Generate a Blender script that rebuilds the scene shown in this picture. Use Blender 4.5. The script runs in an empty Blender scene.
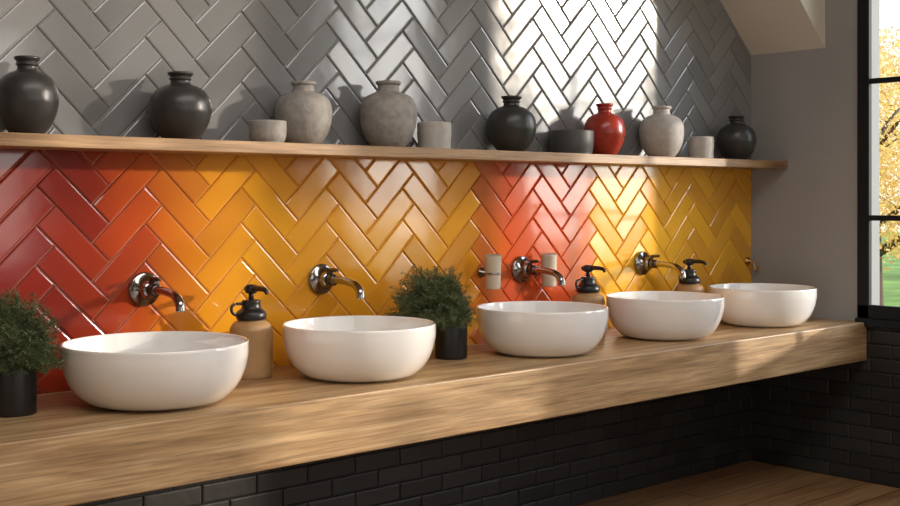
import bpy, bmesh, math, random
from mathutils import Vector, Matrix, noise
random.seed(7)
scene = bpy.context.scene
COL = scene.collection
scene.view_settings.view_transform = 'Standard'

# ------------------------------------------------------------------ materials
def new_mat(name):
    m = bpy.data.materials.new(name); m.use_nodes = True
    nt = m.node_tree
    return m, nt, nt.nodes["Principled BSDF"]

def simple(name, col, rough=0.5, metal=0.0, var=0.0, vscale=20, bump=0.0, bscale=40, coat=0.0, spec=0.5, detail=6):
    m, nt, b = new_mat(name)
    b.inputs["Roughness"].default_value = rough
    b.inputs["Metallic"].default_value = metal
    b.inputs["Coat Weight"].default_value = coat
    b.inputs["Specular IOR Level"].default_value = spec
    tc = nt.nodes.new("ShaderNodeTexCoord")
    n = nt.nodes.new("ShaderNodeTexNoise"); n.inputs["Scale"].default_value = vscale; n.inputs["Detail"].default_value = detail
    nt.links.new(tc.outputs["Object"], n.inputs["Vector"])
    r = nt.nodes.new("ShaderNodeValToRGB")
    r.color_ramp.elements[0].position = 0.3; r.color_ramp.elements[1].position = 0.7
    r.color_ramp.elements[0].color = (*[c*(1-var) for c in col], 1)
    r.color_ramp.elements[1].color = (*[min(1, c*(1+var)) for c in col], 1)
    nt.links.new(n.outputs["Fac"], r.inputs["Fac"]); nt.links.new(r.outputs["Color"], b.inputs["Base Color"])
    if bump:
        n2 = nt.nodes.new("ShaderNodeTexNoise"); n2.inputs["Scale"].default_value = bscale; n2.inputs["Detail"].default_value = 6
        nt.links.new(tc.outputs["Object"], n2.inputs["Vector"])
        bp = nt.nodes.new("ShaderNodeBump"); bp.inputs["Strength"].default_value = bump; bp.inputs["Distance"].default_value = 0.005
        nt.links.new(n2.outputs["Fac"], bp.inputs["Height"]); nt.links.new(bp.outputs["Normal"], b.inputs["Normal"])
    return m

def attr_mat(name, rough, bump=0.15, bscale=14, coat=0.0, spec=0.5):
    m, nt, b = new_mat(name)
    a = nt.nodes.new("ShaderNodeVertexColor"); a.layer_name = "Col"
    nt.links.new(a.outputs["Color"], b.inputs["Base Color"])
    b.inputs["Roughness"].default_value = rough
    b.inputs["Coat Weight"].default_value = coat
    b.inputs["Coat Roughness"].default_value = 0.08
    b.inputs["Specular IOR Level"].default_value = spec
    tc = nt.nodes.new("ShaderNodeTexCoord")
    n2 = nt.nodes.new("ShaderNodeTexNoise"); n2.inputs["Scale"].default_value = bscale; n2.inputs["Detail"].default_value = 2
    nt.links.new(tc.outputs["Object"], n2.inputs["Vector"])
    bp = nt.nodes.new("ShaderNodeBump"); bp.inputs["Strength"].default_value = bump; bp.inputs["Distance"].default_value = 0.01
    nt.links.new(n2.outputs["Fac"], bp.inputs["Height"]); nt.links.new(bp.outputs["Normal"], b.inputs["Normal"])
    return m

def wood_mat(name, c1, c2, c3, rough=0.45, planks=False):
    m, nt, b = new_mat(name)
    b.inputs["Roughness"].default_value = rough
    tc = nt.nodes.new("ShaderNodeTexCoord")
    mp = nt.nodes.new("ShaderNodeMapping"); mp.inputs["Scale"].default_value = (1.3, 16, 16)
    nt.links.new(tc.outputs["Object"], mp.inputs["Vector"])
    n1 = nt.nodes.new("ShaderNodeTexNoise"); n1.inputs["Scale"].default_value = 1.6; n1.inputs["Detail"].default_value = 8
    n1.inputs["Roughness"].default_value = 0.62; n1.inputs["Distortion"].default_value = 0.6
    nt.links.new(mp.outputs["Vector"], n1.inputs["Vector"])
    r = nt.nodes.new("ShaderNodeValToRGB")
    r.color_ramp.elements[0].position = 0.3; r.color_ramp.elements[0].color = (*c1, 1)
    r.color_ramp.elements[1].position = 0.68; r.color_ramp.elements[1].color = (*c3, 1)
    e = r.color_ramp.elements.new(0.5); e.color = (*c2, 1)
    nt.links.new(n1.outputs["Fac"], r.inputs["Fac"])
    mp2 = nt.nodes.new("ShaderNodeMapping"); mp2.inputs["Scale"].default_value = (4, 110, 110)
    nt.links.new(tc.outputs["Object"], mp2.inputs["Vector"])
    n2 = nt.nodes.new("ShaderNodeTexNoise"); n2.inputs["Scale"].default_value = 1.5; n2.inputs["Detail"].default_value = 4
    nt.links.new(mp2.outputs["Vector"], n2.inputs["Vector"])
    r2 = nt.nodes.new("ShaderNodeValToRGB")
    r2.color_ramp.elements[0].position = 0.3; r2.color_ramp.elements[0].color = (0.5, 0.5, 0.5, 1)
    r2.color_ramp.elements[1].position = 0.6; r2.color_ramp.elements[1].color = (1, 1, 1, 1)
    nt.links.new(n2.outputs["Fac"], r2.inputs["Fac"])
    mx = nt.nodes.new("ShaderNodeMix"); mx.data_type = 'RGBA'; mx.blend_type = 'MULTIPLY'
    mx.inputs["Factor"].default_value = 0.85
    nt.links.new(r.outputs["Color"], mx.inputs["A"]); nt.links.new(r2.outputs["Color"], mx.inputs["B"])
    out = mx.outputs["Result"]
    if planks:
        br = nt.nodes.new("ShaderNodeTexBrick")
        br.inputs["Scale"].default_value = 1.0; br.inputs["Brick Width"].default_value = 1.3
        br.inputs["Row Height"].default_value = 0.13; br.inputs["Mortar Size"].default_value = 0.003
        br.inputs["Color1"].default_value = (1, 1, 1, 1); br.inputs["Color2"].default_value = (0.65, 0.62, 0.6, 1)
        br.inputs["Mortar"].default_value = (0.12, 0.08, 0.05, 1)
        nt.links.new(tc.outputs["Object"], br.inputs["Vector"])
        mx2 = nt.nodes.new("ShaderNodeMix"); mx2.data_type = 'RGBA'; mx2.blend_type = 'MULTIPLY'; mx2.inputs["Factor"].default_value = 1
        nt.links.new(out, mx2.inputs["A"]); nt.links.new(br.outputs["Color"], mx2.inputs["B"]); out = mx2.outputs["Result"]
    nt.links.new(out, b.inputs["Base Color"])
    bp = nt.nodes.new("ShaderNodeBump"); bp.inputs["Strength"].default_value = 0.15; bp.inputs["Distance"].default_value = 0.003
    nt.links.new(n2.outputs["Fac"], bp.inputs["Height"]); nt.links.new(bp.outputs["Normal"], b.inputs["Normal"])
    return m

M_TILE_LOW = attr_mat("glazed_colour_tile", 0.14, 0.16, 8, coat=0.8)
M_TILE_UP = attr_mat("glazed_grey_tile", 0.15, 0.16, 8, coat=0.8)
M_BRICK = attr_mat("dark_glazed_brick", 0.42, 0.2, 25, spec=0.4)
M_LEAF = attr_mat("herb_leaf", 0.6, 0.0)
M_AUTUMN = attr_mat("autumn_leaf", 0.7, 0.0)
M_GROUT_UP = simple("grey_grout", (0.42, 0.42, 0.42), 0.85, var=0.1)
M_GROUT_DK = simple("dark_grout", (0.018, 0.018, 0.02), 0.9, var=0.1)
M_PLASTER = simple("grey_plaster", (0.31, 0.305, 0.30), 0.8, var=0.06, vscale=3, bump=0.15, bscale=60)
M_CEIL = simple("cream_plaster", (0.72, 0.66, 0.58), 0.8, var=0.03, vscale=4)
M_WALLW = simple("warm_plaster", (0.35, 0.33, 0.3), 0.8, var=0.03, vscale=4)
M_WOOD = wood_mat("oak_counter", (0.28, 0.155, 0.065), (0.49, 0.31, 0.15), (0.67, 0.46, 0.25), 0.4)
M_SHELF = wood_mat("oak_shelf", (0.26, 0.13, 0.055), (0.40, 0.235, 0.11), (0.53, 0.33, 0.17), 0.45)
M_FLOOR = wood_mat("wood_floor", (0.45, 0.22, 0.09), (0.66, 0.38, 0.18), (0.8, 0.5, 0.26), 0.35, True)
M_CERAMIC = simple("white_ceramic", (0.9, 0.89, 0.87), 0.05, var=0.01, coat=1.0)
M_DARK = simple("charcoal_ceramic", (0.032, 0.031, 0.031), 0.34, var=0.25, vscale=18, bump=0.12, bscale=60)
M_STONE = simple("stone_ceramic", (0.29, 0.27, 0.25), 0.62, var=0.22, vscale=45, bump=0.3, bscale=90)
M_STONE2 = simple("light_stone_ceramic", (0.42, 0.39, 0.36), 0.6, var=0.12, vscale=45, bump=0.2, bscale=90)
M_RED = simple("red_glaze", (0.33, 0.032, 0.018), 0.25, var=0.3, vscale=18, bump=0.08)
M_CUPDK = simple("dark_stoneware", (0.05, 0.05, 0.05), 0.5, var=0.2, vscale=30, bump=0.15)
M_CHROME = simple("dark_chrome", (0.36, 0.35, 0.34), 0.12, metal=1.0, var=0.05)
M_GUN = simple("gunmetal", (0.12, 0.115, 0.11), 0.22, metal=1.0, var=0.05)
M_BRASS = simple("aged_brass", (0.6, 0.36, 0.12), 0.28, metal=1.0, var=0.1)
M_BLACK = simple("black_metal", (0.012, 0.012, 0.013), 0.35, var=0.1)
M_FRAME = simple("black_window_paint", (0.01, 0.011, 0.014), 0.6, var=0.1, spec=0.2)
M_TAN = simple("tan_ceramic", (0.40, 0.235, 0.105), 0.5, var=0.12, vscale=30, bump=0.1)
M_CREAM = simple("cream_ceramic", (0.6, 0.5, 0.38), 0.25, var=0.05)
M_SOIL = simple("potting_soil", (0.03, 0.02, 0.012), 0.95, var=0.4, vscale=80, bump=0.6)
M_BARK = simple("bark", (0.09, 0.06, 0.04), 0.9, var=0.3, vscale=10, bump=0.6)
M_GRASS = simple("lawn_grass", (0.16, 0.30, 0.05), 0.9, var=0.4, vscale=2, bump=0.5)

# ------------------------------------------------------------------ helpers
def link(o, parent=None):
    COL.objects.link(o)
    if parent: o.parent = parent
    return o

def mesh_obj(name, verts, faces, mat, loc=(0, 0, 0), parent=None, smooth=False):
    me = bpy.data.meshes.new(name); me.from_pydata(verts, [], faces); me.update()
    bm = bmesh.new(); bm.from_mesh(me); bmesh.ops.recalc_face_normals(bm, faces=bm.faces); bm.to_mesh(me); bm.free()
    if smooth:
        for p in me.polygons: p.use_smooth = True
    me.materials.append(mat)
    o = bpy.data.objects.new(name, me); o.location = loc
    return link(o, parent)

def box(name, x0, x1, y0, y1, z0, z1, mat, parent=None, bevel=0.0, seg=2):
    v = [(x, y, z) for x in (x0, x1) for y in (y0, y1) for z in (z0, z1)]
    f = [(0, 1, 3, 2), (4, 6, 7, 5), (0, 4, 5, 1), (2, 3, 7, 6), (0, 2, 6, 4), (1, 5, 7, 3)]
    o = mesh_obj(name, v, f, mat, parent=parent)
    if bevel:
        md = o.modifiers.new("bev", 'BEVEL'); md.width = bevel; md.segments = seg
    return o

def empty(name, loc=(0, 0, 0)):
    e = bpy.data.objects.new(name, None); e.location = loc; e.empty_display_size = 0.05
    return link(e)

def catmull(pts, n=5):
    out = []
    for i in range(len(pts)-1):
        p0 = pts[max(0, i-1)]; p1 = pts[i]; p2 = pts[i+1]; p3 = pts[min(len(pts)-1, i+2)]
        for j in range(n):
            t = j/n
            out.append(tuple(0.5*((2*p1[k])+(-p0[k]+p2[k])*t+(2*p0[k]-5*p1[k]+4*p2[k]-p3[k])*t*t+(-p0[k]+3*p1[k]-3*p2[k]+p3[k])*t**3) for k in range(len(p1))))
    out.append(tuple(pts[-1])); return out

def lathe(name, prof, mat, loc=(0, 0, 0), parent=None, seg=64, smooth_n=4):
    if smooth_n > 1: prof = catmull(prof, smooth_n)
    zmin = prof[0][1]
    verts, faces, rings = [], [], []
    for r, z in prof:
        z = max(z, zmin)
        if r < 1e-5:
            rings.append([len(verts)]); verts.append((0, 0, z))
        else:
            st = len(verts)
            for i in range(seg):
                a = 2*math.pi*i/seg; verts.append((r*math.cos(a), r*math.sin(a), z))
            rings.append(list(range(st, st+seg)))
    for a, b in zip(rings, rings[1:]):
        if len(a) == 1 and len(b) == 1: continue
        for i in range(seg):
            j = (i+1) % seg
            if len(a) == 1: faces.append((a[0], b[i], b[j]))
            elif len(b) == 1: faces.append((a[i], b[0], a[j]))
            else: faces.append((a[i], b[i], b[j], a[j]))
    return mesh_obj(name, verts, faces, mat, loc, parent, smooth=True)

def tube(name, pts, rad, mat, parent=None, loc=(0, 0, 0), seg=20, sub=6):
    pr = [(*p, r) for p, r in zip(pts, rad)]
    pr = catmull(pr, sub) if sub > 1 else pr
    verts, faces = [], []
    up = Vector((1, 0.013, 0.02)).normalized()
    for i, p in enumerate(pr):
        a = Vector(pr[max(0, i-1)][:3]); b = Vector(pr[min(len(pr)-1, i+1)][:3]); t = (b-a).normalized()
        if abs(t.dot(up)) > 0.98: up = Vector((0, 0.1, 1)).normalized()
        u = t.cross(up).normalized(); w = t.cross(u)
        for k in range(seg):
            an = 2*math.pi*k/seg
            verts.append(tuple(Vector(p[:3])+p[3]*(u*math.cos(an)+w*math.sin(an))))
    n = len(pr)
    for i in range(n-1):
        for k in range(seg):
            j = (k+1) % seg
            faces.append((i*seg+k, i*seg+j, (i+1)*seg+j, (i+1)*seg+k))
    faces.append(tuple(range(seg))[::-1]); faces.append(tuple((n-1)*seg+k for k in range(seg)))
    return mesh_obj(name, verts, faces, mat, loc, parent, smooth=True)

def build_tiles(name, tiles, mapf, colf, clip, mat, parent, depth=0.0055, gap=0.0013, bev=0.0048, jit=0.0009):
    bm = bmesh.new(); lay = bm.loops.layers.float_color.new("Col")
    for cu, cv, hl, hw, ang in tiles:
        R = hl+hw
        if cu+R < clip[0] or cu-R > clip[1] or cv+R < clip[2] or cv-R > clip[3]: continue
        ca, sa = math.cos(ang), math.sin(ang)
        tone = random.uniform(-1, 1)
        tx = random.uniform(-jit, jit); ty = random.uniform(-jit, jit)*.6
        rings = []
        for ins, d, tilt in ((gap, 0, 0), (gap, depth*0.4, 0), (gap+bev*0.3, depth*0.78, .6), (gap+bev, depth, 1)):
            ring = []
            for sx, sy in ((-1, -1), (1, -1), (1, 1), (-1, 1)):
                a = sx*(hl-ins); b_ = sy*(hw-ins)
                u = cu+a*ca-b_*sa; v = cv+a*sa+b_*ca
                ring.append((bm.verts.new((u, v, d+tilt*(sx*tx+sy*ty))), u, v))
            rings.append(ring)
        def face(vs):
            f = bm.faces.new([x[0] for x in vs])
            for l, x in zip(f.loops, vs): l[lay] = (*colf(x[1], x[2], cu, cv, tone), 1)
        for A, B in zip(rings, rings[1:]):
            for i in range(4):
                j = (i+1) % 4; face([A[i], A[j], B[j], B[i]])
        face(rings[-1])
    for co, no in (((clip[0], 0, 0), (-1, 0, 0)), ((clip[1], 0, 0), (1, 0, 0)), ((0, clip[2], 0), (0, -1, 0)), ((0, clip[3], 0), (0, 1, 0))):
        bmesh.ops.bisect_plane(bm, geom=bm.verts[:]+bm.edges[:]+bm.faces[:], plane_co=co, plane_no=no, clear_outer=True)
    for v in bm.verts: v.co = Vector(mapf(*v.co))
    me = bpy.data.meshes.new(name); bm.to_mesh(me); bm.free(); me.materials.append(mat)
    o = bpy.data.objects.new(name, me); return link(o, parent)

def herringbone(W, n, u0, u1, v0, v1):
    out = []; L = n*W; r = math.sqrt(.5)
    def rot(x, y): return (x-y)*r, (x+y)*r
    N = int(max(u1-u0, v1-v0)/W*1.6)+10
    cu0, cv0 = (u0+u1)/2, (v0+v1)/2
    for k in range(-N, N):
        for m in range(-N//n-2, N//n+3):
            ox = 2*n*m
            for (cx, cy, ang) in ((k+ox+n/2, k+0.5, math.pi/4), (k+ox+n+0.5, k+1-n/2, 3*math.pi/4)):
                u, v = rot(cx*W, cy*W); u += cu0; v += cv0
                if u0-L < u < u1+L and v0-L < v < v1+L: out.append((u, v, L/2, W/2, ang))
    return out

def running_bond(L, H, u0, u1, v0, v1):
    out = []; r = 0; v = v0+H/2
    while v-H/2 < v1:
        u = u0-L+(L/2 if r % 2 else 0)
        while u-L/2 < u1:
            out.append((u, v, L/2, H/2, 0)); u += L
        v += H; r += 1
    return out

# ------------------------------------------------------------------ room shell
FZ, CT, CB = 0.25, 0.85, 0.707
SH = 1.46; ST = 0.03
XL, YF, ZC = -6.2, -5.2, 2.9
box("floor", XL, 0.0, YF, 0, FZ-0.06, FZ, M_FLOOR)
box("ceiling", XL-.1, 0.15, YF-.1, 0.1, ZC, ZC+0.1, M_CEIL)
wall_back = box("wall_back", XL-.1, 0.15, 0, 0.1, FZ-.06, ZC, M_GROUT_UP)
box("wall_left", XL-0.1, XL, YF, 0, FZ-.06, ZC, M_WALLW)

def smooth(t): t = max(0, min(1, t)); return t*t*(3-2*t)
def mixc(a, b, t): return tuple(x*(1-t)+y*t for x, y in zip(a, b))
RED_L = (0.22, 0.018, 0.013); RED_R = (0.56, 0.075, 0.014); ORA = (0.77, 0.33, 0.018); YEL = (0.82, 0.40, 0.02)
def low_col(u, v, cu, cv, tone):
    x = u*0.75+cu*0.25 + 0.03*math.sin(v*9)
    c = mixc(RED_L, (0.46, 0.06, 0.014), smooth((x+3.05)/0.45))  # reds darken toward the left end, dim light put into the tile colour
    c = mixc(c, ORA, smooth((x+2.78)/0.36))
    x2 = cu*0.7+u*0.3
    c = mixc(c, RED_R, smooth((x2+1.58)/0.15))
    c = mixc(c, YEL, smooth((x2+1.07)/0.16))
    k1 = 1+0.14*tone
    return (max(0, c[0]*k1), max(0, c[1]*(1+0.2*tone)), c[2])
def up_col(u, v, cu, cv, tone):
    g = 0.205*(1+0.14*tone); return (g, g*1.01, g*1.03)
def br_col(u, v, cu, cv, tone):
    g = 0.03*(1+0.25*tone); return (g, g*0.98, g*0.97)
mp_back = lambda u, v, d: (u, -d, v)
UL = -5.6
W = 0.067
tl = herringbone(W, 3, UL, 0, CT-.3, ZC)
SM = SH-ST/2
def grout_strip():
    bm = bmesh.new(); lay = bm.loops.layers.float_color.new("Col")
    n = 160
    for i in range(n):
        xa = UL+(-UL)*i/n; xb = UL+(-UL)*(i+1)/n
        vs = [bm.verts.new(p) for p in ((xa, -0.001, CT-.02), (xb, -0.001, CT-.02), (xb, -0.001, SM), (xa, -0.001, SM))]
        f = bm.faces.new(vs)
        for l, x in zip(f.loops, (xa, xb, xb, xa)):
            c = low_col(x, 1, x, 1, 0); l[lay] = (c[0]*.85+.12, c[1]*.85+.12, c[2]*.85+.08, 1)
    me = bpy.data.meshes.new("colour_grout"); bm.to_mesh(me); bm.free(); me.materials.append(attr_mat("colour_grout", 0.8, 0))
    link(bpy.data.objects.new("colour_grout", me), wall_back)
grout_strip()
build_tiles("herringbone_tiles_coloured", tl, mp_back, low_col, (UL, -0.001, CT-.02, SM), M_TILE_LOW, wall_back)
build_tiles("herringbone_tiles_grey", tl, mp_back, up_col, (UL, -0.001, SM, ZC-.002), M_TILE_UP, wall_back)
box("lower_grout", UL, -0.0, -0.001, 0.0, FZ, CB+.05, M_GROUT_DK, wall_back)
build_tiles("brick_tiles", running_bond(0.17, 0.052, UL, 0, FZ, CT), mp_back, br_col, (UL, -0.001, FZ, CB+.05), M_BRICK, wall_back, depth=0.006, gap=.0012, jit=.0004)

# right wall: seen window; unseen pier and second window added to shape the glare
WZ0, WZ1 = 0.865, 2.62
WINS = [(-0.475, -1.36), (-1.95, -2.9)]
wall_right = box("wall_right", 0, 0.16, WINS[0][0], 0, FZ-.06, ZC, M_PLASTER)
for i, (a, b) in enumerate(WINS):
    box("below_window", 0, 0.16, b, a, FZ-.06, WZ0, M_PLASTER, wall_right)
    box("above_window", 0, 0.16, b, a, WZ1, ZC, M_PLASTER, wall_right)
box("pier", 0, 0.16, WINS[1][0], WINS[0][1], FZ-.06, ZC, M_PLASTER, wall_right)
box("beyond_window", 0, 0.16, YF, WINS[1][1], FZ-.06, ZC, M_PLASTER, wall_right)
mp_right = lambda u, v, d: (-d, u, v)
box("brick_grout_side", -0.001, 0, YF, 0, FZ, WZ0-0.02, M_GROUT_DK, wall_right)
build_tiles("brick_tiles_side", running_bond(0.17, 0.052, YF, 0, FZ, CT), mp_right, br_col, (YF, -0.001, FZ, CT-0.012), M_BRICK, wall_right, depth=0.006, gap=.0012, jit=.0004)

wf = box("wall_front", XL, -5.0, YF-0.1, YF, FZ-.06, ZC, M_WALLW)  # unseen wall; its wide opening is added to let in fill light
box("pier", -0.8, 0.16, YF-0.1, YF, FZ-.06, ZC, M_WALLW, wf)
box("parapet", -5.0, -0.8, YF-0.1, YF, FZ-.06, 1.0, M_WALLW, wf)
box("lintel", -5.0, -0.8, YF-0.1, YF, 2.6, ZC, M_WALLW, wf)

yb = -0.336
sec = [(0, 1.893), (-1.09, ZC), (0, ZC)]
v = [(x, 0, z) for x, z in sec]+[(x, yb, z) for x, z in sec]
mesh_obj("ceiling_slope", v, [(0, 1, 2), (3, 5, 4), (0, 3, 4, 1), (1, 4, 5, 2), (2, 5, 3, 0)], M_CEIL)

for i, (WY0, WY1) in enumerate(WINS):
    win = empty("window_%d" % (i+1), (0, 0, 0))
    def bar(n, y0, y1, z0, z1, a=-0.012, b=0.012): box(n, a, b, min(y0, y1), max(y0, y1), z0, z1, M_FRAME, win, 0.003)
    bar("frame_side_a", WY0, WY0-.048, WZ0, WZ1); bar("frame_side_b", WY1, WY1+.045, WZ0, WZ1)
    bar("frame_bottom", WY0, WY1, WZ0, WZ0+.05); bar("frame_top", WY0, WY1, WZ1-.05, WZ1)
    for z in (1.24, 1.751, 2.2): bar("muntin_h", WY0, WY1, z-.010, z+.010, -0.005, 0.012)
    y = (WY0+WY1)/2; bar("muntin_v", y-.014, y+.014, WZ0, WZ1, -0.005, 0.012)
    box("trim_window_sill", -0.03, 0.16, WY1, WY0, WZ0-.03, WZ0, M_FRAME, win, 0.003)

# ------------------------------------------------------------------ counter + shelf
box("vanity_countertop", -5.4, -0.009, -0.514, -0.008, CB, CT, M_WOOD, None, 0.004, 3)
box("floating_shelf", -5.4, -0.002, -0.175, -0.008, SH-ST, SH, M_SHELF, None, 0.002)

# ------------------------------------------------------------------ basins
def basin(s, D, Y=0.295):
    R = D/2; k = R/0.21
    pr = [(0, 0.004), (0.10, 0.004), (0.122, 0.004), (0.134, 0.005), (0.158, 0.014), (0.183, 0.038), (0.200, 0.070), (0.2085, 0.105),
          (0.2095, 0.130), (0.2092, 0.1385), (0.2075, 0.1415), (0.205, 0.1412), (0.203, 0.138), (0.2015, 0.125), (0.198, 0.100), (0.186, 0.066),
          (0.165, 0.040), (0.130, 0.024), (0.07, 0.018), (0.022, 0.016), (0, 0.016)]
    e = empty("wash_basin", (-s, -Y, CT-.003))
    lathe("bowl", [(r*k, z) for r, z in pr], M_CERAMIC, parent=e, seg=96, smooth_n=4)
    lathe("drain", [(0, .0215), (.012, .0215), (.02, .0205), (.022, .018), (.022, .016)], M_CHROME, parent=e, seg=32, smooth_n=1)
for s, D in ((2.833, .42), (2.2435, .402), (1.5468, .398), (.949, .392), (.3687, .388)): basin(s, D)

# ------------------------------------------------------------------ faucets
def yaxis_lathe(name, prof, mat, parent, loc=(0, 0, 0), seg=40):
    o = lathe(name, prof, mat, parent=parent, seg=seg, smooth_n=1, loc=loc)
    o.rotation_euler = (math.pi/2, 0, 0)
    return o
TF = 0.0068
def faucet(s, z, mat=M_CHROME, reach=0.18):
    e = empty("basin_faucet", (-s, -TF, z))
    yaxis_lathe("rosette", [(0, 0), (.043, 0), (.044, .003), (.043, .008), (.040, .011), (.022, .013), (.0215, .035), (.020, .04), (0, .04)], mat, e)
    yaxis_lathe("body_collar", [(0, .034), (.0155, .034), (.0165, .05), (.0155, .066), (.012, .07), (0, .07)], M_GUN, e)
    r = reach
    tube("spout", [(0, -.05, 0), (0, -.09, .001), (0, -r*.68, -.001), (0, -r*.88, -.008), (0, -r, -.026), (0, -r-.004, -.045)],
         [.0105, .0105, .0105, .0108, .0115, .0118], mat, e)
    tube("lever_stem", [(0, -.042, .012), (0, -.045, .020), (0, -.05, .026)], [.007, .006, .006], M_GUN, e, sub=3)
    tube("lever_handle", [(0, -.044, .026), (0, -.055, .028), (0, -.075, .029), (0, -.082, .029)], [.006, .006, .005, .003], M_GUN, e, sub=3)
faucet(2.710, 1.085); faucet(2.1575, 1.085); faucet(1.343, 1.080); faucet(.7085, 1.076)
e = empty("brass_wall_hook", (-.03, -TF, 1.06))
yaxis_lathe("plate", [(0, 0), (.016, 0), (.016, .004), (.006, .006), (.005, .02), (0, .02)], M_BRASS, e)
tube("hook", [(0, -.015, 0), (0, -.03, -.01), (0, -.035, -.03), (0, -.045, -.035), (0, -.05, -.02)], [.004]*5, M_BRASS, e, seg=10)

def tumbler(s, z):
    e = empty("tumbler_in_holder", (-s, -TF, z))
    yaxis_lathe("holder_plate", [(0, 0), (.016, 0), (.016, .005), (.006, .007), (.006, .03), (0, .03)], M_CHROME, e, loc=(0, 0, 0))
    ring = [( .0275*math.cos(a), -.053+.0275*math.sin(a), 0) for a in [2*math.pi*i/32 for i in range(33)]]
    tube("holder_ring", ring, [.0028]*33, M_CHROME, e, seg=10, sub=1)
    lathe("cup", [(0, -.05), (.021, -.05), (.024, -.047), (.0245, -.02), (.0262, .03), (.027, .052), (.0262, .054), (.025, .052), (.022, -.04), (0, -.042)],
          M_CREAM, parent=e, loc=(0, -.053, 0), seg=40, smooth_n=2)
tumbler(1.5225, 1.077); tumbler(1.262, 1.072)

# ------------------------------------------------------------------ soap dispensers
def dispenser(s, Y=0.12, k=1.0):
    e = empty("soap_dispenser", (-s, -Y, CT))
    lathe("bottle", [(0, 0), (.048, 0), (.0535, .003), (.055, .01), (.0555, .06), (.0555, .115), (.054, .128), (.048, .139), (.038, .146), (.030, .150), (.028, .154), (0, .154)], M_TAN, parent=e, smooth_n=3)
    lathe("shoulder_cap", [(0, .150), (.034, .150), (.0385, .153), (.040, .160), (.0385, .168), (.033, .174), (.026, .180), (.024, .19), (.0245, .197), (.021, .201), (0, .202)], M_BLACK, parent=e, smooth_n=3)
    lathe("pump_stem", [(0, .2), (.007, .2), (.007, .222), (0, .222)], M_BLACK, parent=e, smooth_n=1, seg=24)
    lathe("pump_head", [(0, .218), (.013, .218), (.0165, .222), (.0165, .234), (.013, .24), (0, .241)], M_BLACK, parent=e, smooth_n=1, seg=32)
    tube("nozzle", [(0, .024, .228), (0, 0, .231), (0, -.045, .232), (0, -.066, .229), (0, -.073, .220)], [.0075, .008, .007, .006, .005], M_BLACK, e, sub=4, seg=14)
    tube("side_handle", [(-.036, 0, .162), (-.054, 0, .168), (-.060, 0, .182), (-.05, 0, .192), (-.024, 0, .192)], [.004]*5, M_BLACK, e, sub=4, seg=10)
dispenser(2.463); dispenser(1.1355); dispenser(.552, .105)

# ------------------------------------------------------------------ herbs
def herb(s, Y, cr, hgt, off, seed, n=520):
    rnd = random.Random(seed)
    e = empty("potted_herb", (-s, -Y, CT))
    pr = .047; ph = .106
    lathe("pot", [(0, 0), (pr-.004, 0), (pr-.001, .002), (pr, .006), (pr, ph-.004), (pr-.001, ph), (pr-.004, ph), (pr-.005, ph-.004), (pr-.005, ph-.016), (0, ph-.016)], M_BLACK, parent=e, smooth_n=1)
    lathe("soil", [(0, ph-.008), (pr-.015, ph-.009), (pr-.005, ph-.013)], M_SOIL, parent=e, smooth_n=1)
    bm = bmesh.new(); lay = bm.loops.layers.float_color.new("Col")
    def quad(ps, c):
        f = bm.faces.new([bm.verts.new(p) for p in ps])
        for l in f.loops: l[lay] = (*c, 1)
    for i in range(n):
        while True:
            q = Vector((rnd.uniform(-1, 1), rnd.uniform(-1, 1), rnd.uniform(-.15, 1)))
            if .25 < q.length < 1: break
        base = Vector((rnd.uniform(-.03, .03), rnd.uniform(-.03, .03), ph-.012))
        k = rnd.uniform(.82, 1.12)
        tip = Vector((q.x*cr*k+off[0]*(.4+q.length), q.y*cr*k+off[1]*(.4+q.length), ph+.01+max(-.02, q.z*hgt*.95*k)))
        mid = base.lerp(tip, .5)+Vector((0, 0, hgt*.14))
        P = catmull([tuple(base), tuple(mid), tuple(tip)], 7)
        for j in range(len(P)-1):
            A, B = Vector(P[j]), Vector(P[j+1]); d = (B-A)
            w = d.cross(Vector((rnd.uniform(-1, 1), rnd.uniform(-1, 1), .3))).normalized()*.0005
            quad((A-w, A+w, B+w, B-w), (.07, .10, .035))
            if j < 5: continue
            for m in range(7):
                p = A+d*rnd.random()
                dr = (Vector((rnd.gauss(0, 1), rnd.gauss(0, 1), rnd.gauss(.2, .9))).normalized()+d.normalized()*.8).normalized()
                L = rnd.uniform(.010, .019); sd = dr.cross(Vector((rnd.gauss(0, 1), rnd.gauss(0, 1), rnd.gauss(0, 1)))).normalized()*rnd.uniform(.0005, .001)
                g = rnd.uniform(.55, 1.4); c = (.095*g+.03*rnd.random(), .14*g, .055*g)
                quad((p, p+dr*L*.5+sd, p+dr*L, p+dr*L*.5-sd), c)
    me = bpy.data.meshes.new("foliage"); bm.to_mesh(me); bm.free(); me.materials.append(M_LEAF)
    link(bpy.data.objects.new("foliage", me), e)
herb(3.134, .226, .112, .162, (-.01, 0), 3, 620)
herb(1.831, .20, .128, .164, (-.046, .014), 5, 760)

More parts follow.
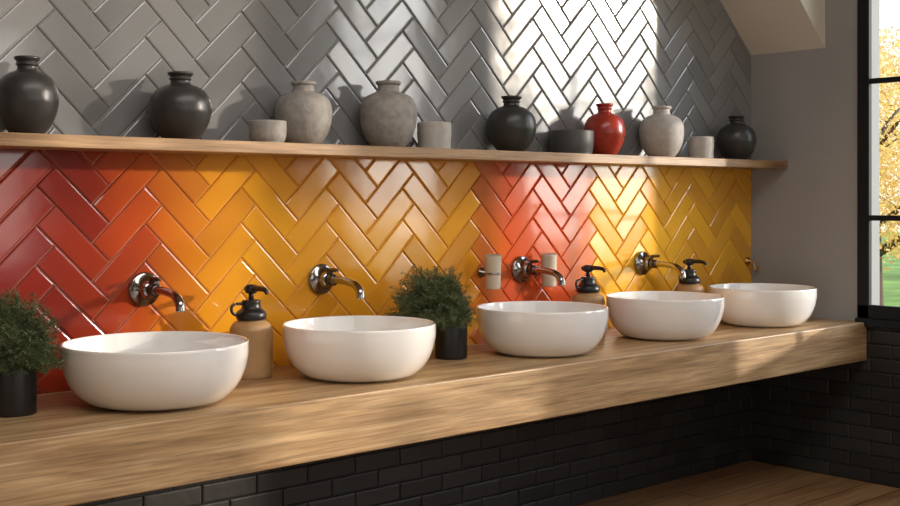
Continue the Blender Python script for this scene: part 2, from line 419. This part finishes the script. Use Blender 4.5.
# ------------------------------------------------------------------ shelf ceramics
VASE = [(0, 0), (.46, 0), (.52, .012), (.70, .09), (.89, .23), (.985, .38), (1.0, .47), (.96, .59), (.83, .70), (.62, .775), (.42, .81), (.335, .83), (.315, .865),
        (.33, .885), (.365, .895), (.35, .912), (.335, .93), (.385, .955), (.415, .975), (.40, .995), (.33, 1.0), (.27, .97), (.26, .90), (0, .88)]
VASE2 = [(0, 0), (.50, 0), (.56, .012), (.74, .10), (.91, .25), (.99, .42), (1.0, .53), (.955, .65), (.82, .75), (.60, .81), (.45, .83), (.385, .85), (.37, .90),
         (.375, .94), (.42, .95), (.44, .965), (.44, .985), (.41, 1.0), (.34, .995), (.29, .95), (.27, .88), (0, .86)]
def vase(name, s, w, h, mat, prof=VASE, Y=0.092):
    return lathe(name, [(r*w/2, z*h) for r, z in prof], mat, loc=(-s, -Y, SH), smooth_n=4)
def cup(name, s, w, h, mat, Y=0.095, foot=.78):
    r = w/2; t = .006
    lathe(name, [(0, 0), (r*foot, 0), (r*(foot+.06), .002), (r*.96, h*.22), (r, h*.5), (r, h*.93), (r-.001, h-.001), (r-t/2, h), (r-t, h-.002), (r-t-.001, h*.5), (r*.8, h*.16), (r*.5, h*.12), (0, h*.12)],
          mat, loc=(-s, -Y, SH), smooth_n=3)
vase("dark_vase", 3.048, .139, .179, M_DARK)
vase("dark_vase", 2.654, .155, .171, M_DARK)
cup("stoneware_cup", 2.412, .098, .058, M_STONE, Y=.12)
vase("stone_vase", 2.274, .156, .172, M_STONE, VASE2, Y=.088)
vase("stone_vase", 1.978, .166, .192, M_STONE, VASE2, Y=.092)
cup("stoneware_cup", 1.803, .102, .08, M_STONE2, foot=.9)
vase("dark_vase", 1.472, .158, .178, M_DARK)
cup("dark_stoneware_bowl", 1.192, .15, .078, M_CUPDK, foot=.86, Y=.095)
vase("red_vase", 1.018, .142, .178, M_RED, VASE)
vase("stone_vase", .7015, .16, .185, M_STONE2, VASE2)
cup("stoneware_cup", .4655, .094, .082, M_STONE2, foot=.9)
vase("dark_vase", .2317, .15, .172, M_DARK)

# ------------------------------------------------------------------ outdoors
box("lawn", 0.3, 45, -30, 40, -0.25, -0.2, M_GRASS)
def tree(x, y, h, r, seed, n=5000):
    rnd = random.Random(seed); e = empty("autumn_tree", (x, y, -0.2))
    tube("trunk", [(0, 0, 0.001), (0, 0, .1), (.05, .03, h*.3), (-.05, 0, h*.6), (0, 0, h*.9)], [.13, .12, .09, .06, .02], M_BARK, e, seg=12)
    bm = bmesh.new(); lay = bm.loops.layers.float_color.new("Col")
    for b in range(12):
        a = rnd.uniform(0, 6.28); z0 = h*rnd.uniform(.25, .7); L = r*rnd.uniform(.6, 1)
        tube("branch", [(0, 0, z0), (L*.5*math.cos(a), L*.5*math.sin(a), z0+L*.3), (L*math.cos(a), L*math.sin(a), z0+L*.5)], [.035, .022, .008], M_BARK, e, seg=6, sub=3)
    for i in range(n):
        while True:
            p = Vector((rnd.uniform(-1, 1), rnd.uniform(-1, 1), rnd.uniform(-1, 1)))
            if p.length < 1 and noise.noise(p*2.6+Vector((seed, 0, 0))) > -.18: break
        p = Vector((p.x*r, p.y*r, h*.62+p.z*h*.42))
        u = Vector((rnd.gauss(0, 1), rnd.gauss(0, 1), rnd.gauss(0, 1))).normalized(); w = u.orthogonal().normalized()
        s = rnd.uniform(.02, .04); g = rnd.uniform(.85, 1.15)
        f = bm.faces.new([bm.verts.new(q) for q in (p-u*s, p+w*s*.6, p+u*s, p-w*s*.6)])
        c = (min(1, .92*g), .66*g*rnd.uniform(.85, 1.1), .2)
        for l in f.loops: l[lay] = (*c, 1)
    me = bpy.data.meshes.new("leaves"); bm.to_mesh(me); bm.free(); me.materials.append(M_AUTUMN)
    link(bpy.data.objects.new("leaves", me), e)
tree(8.5, 4.0, 3.3, 1.5, 1, 13000); tree(13, 7.0, 4.0, 2.0, 2, 12000); tree(18, 8.2, 4.2, 2.4, 3, 12000)

# ------------------------------------------------------------------ lights
SUND = Vector((-.766*.98, .643*.98, -.17)).normalized()
sun = bpy.data.lights.new("sun", 'SUN'); sun.energy = 2.9; sun.color = (1, .87, .71); sun.angle = math.radians(1.8)
so = bpy.data.objects.new("sun", sun); link(so)
so.rotation_euler = SUND.to_track_quat('-Z', 'Y').to_euler(); so.location = (5, -5, 4)

al = bpy.data.lights.new("ceiling_fill", 'AREA'); al.shape = 'RECTANGLE'; al.size = 2.6; al.size_y = 1.2; al.energy = 42; al.color = (1, .96, .91)  # unseen fill light added under the ceiling to brighten the room
ao = bpy.data.objects.new("ceiling_fill", al); ao.location = (-2.9, -2.0, ZC-.03); link(ao)

w = bpy.data.worlds.new("World"); scene.world = w; w.use_nodes = True
nt = w.node_tree; bg = nt.nodes["Background"]; L = nt.links
tc = nt.nodes.new("ShaderNodeTexCoord"); sp = nt.nodes.new("ShaderNodeSeparateXYZ"); L.new(tc.outputs["Generated"], sp.inputs[0])
rp = nt.nodes.new("ShaderNodeValToRGB"); rp.color_ramp.elements[0].position = 0; rp.color_ramp.elements[0].color = (1, .94, .84, 1)
rp.color_ramp.elements[1].position = .6; rp.color_ramp.elements[1].color = (.66, .79, 1, 1)
L.new(sp.outputs["Z"], rp.inputs["Fac"])
dt = nt.nodes.new("ShaderNodeVectorMath"); dt.operation = 'DOT_PRODUCT'; dt.inputs[1].default_value = -Vector((SUND.x, SUND.y, -.30)).normalized()
L.new(tc.outputs["Generated"], dt.inputs[0])
mx0 = nt.nodes.new("ShaderNodeMath"); mx0.operation = 'MAXIMUM'; mx0.inputs[1].default_value = 0; L.new(dt.outputs["Value"], mx0.inputs[0])
pw = nt.nodes.new("ShaderNodeMath"); pw.operation = 'POWER'; pw.inputs[1].default_value = 14; L.new(mx0.outputs[0], pw.inputs[0])
ma = nt.nodes.new("ShaderNodeMath"); ma.operation = 'MULTIPLY_ADD'; ma.inputs[1].default_value = 11.0; ma.inputs[2].default_value = 1.4; L.new(pw.outputs[0], ma.inputs[0])
L.new(rp.outputs["Color"], bg.inputs["Color"]); L.new(ma.outputs[0], bg.inputs["Strength"])

# ------------------------------------------------------------------ camera
cam = bpy.data.cameras.new("camera"); cam.sensor_width = 36; cam.lens = 48; cam.shift_y = -56/900
co = bpy.data.objects.new("camera", cam); co.location = (-4.189, -2.769, 1.318)
co.rotation_euler = (math.pi/2, 0, -math.asin(.6755)); link(co); scene.camera = co
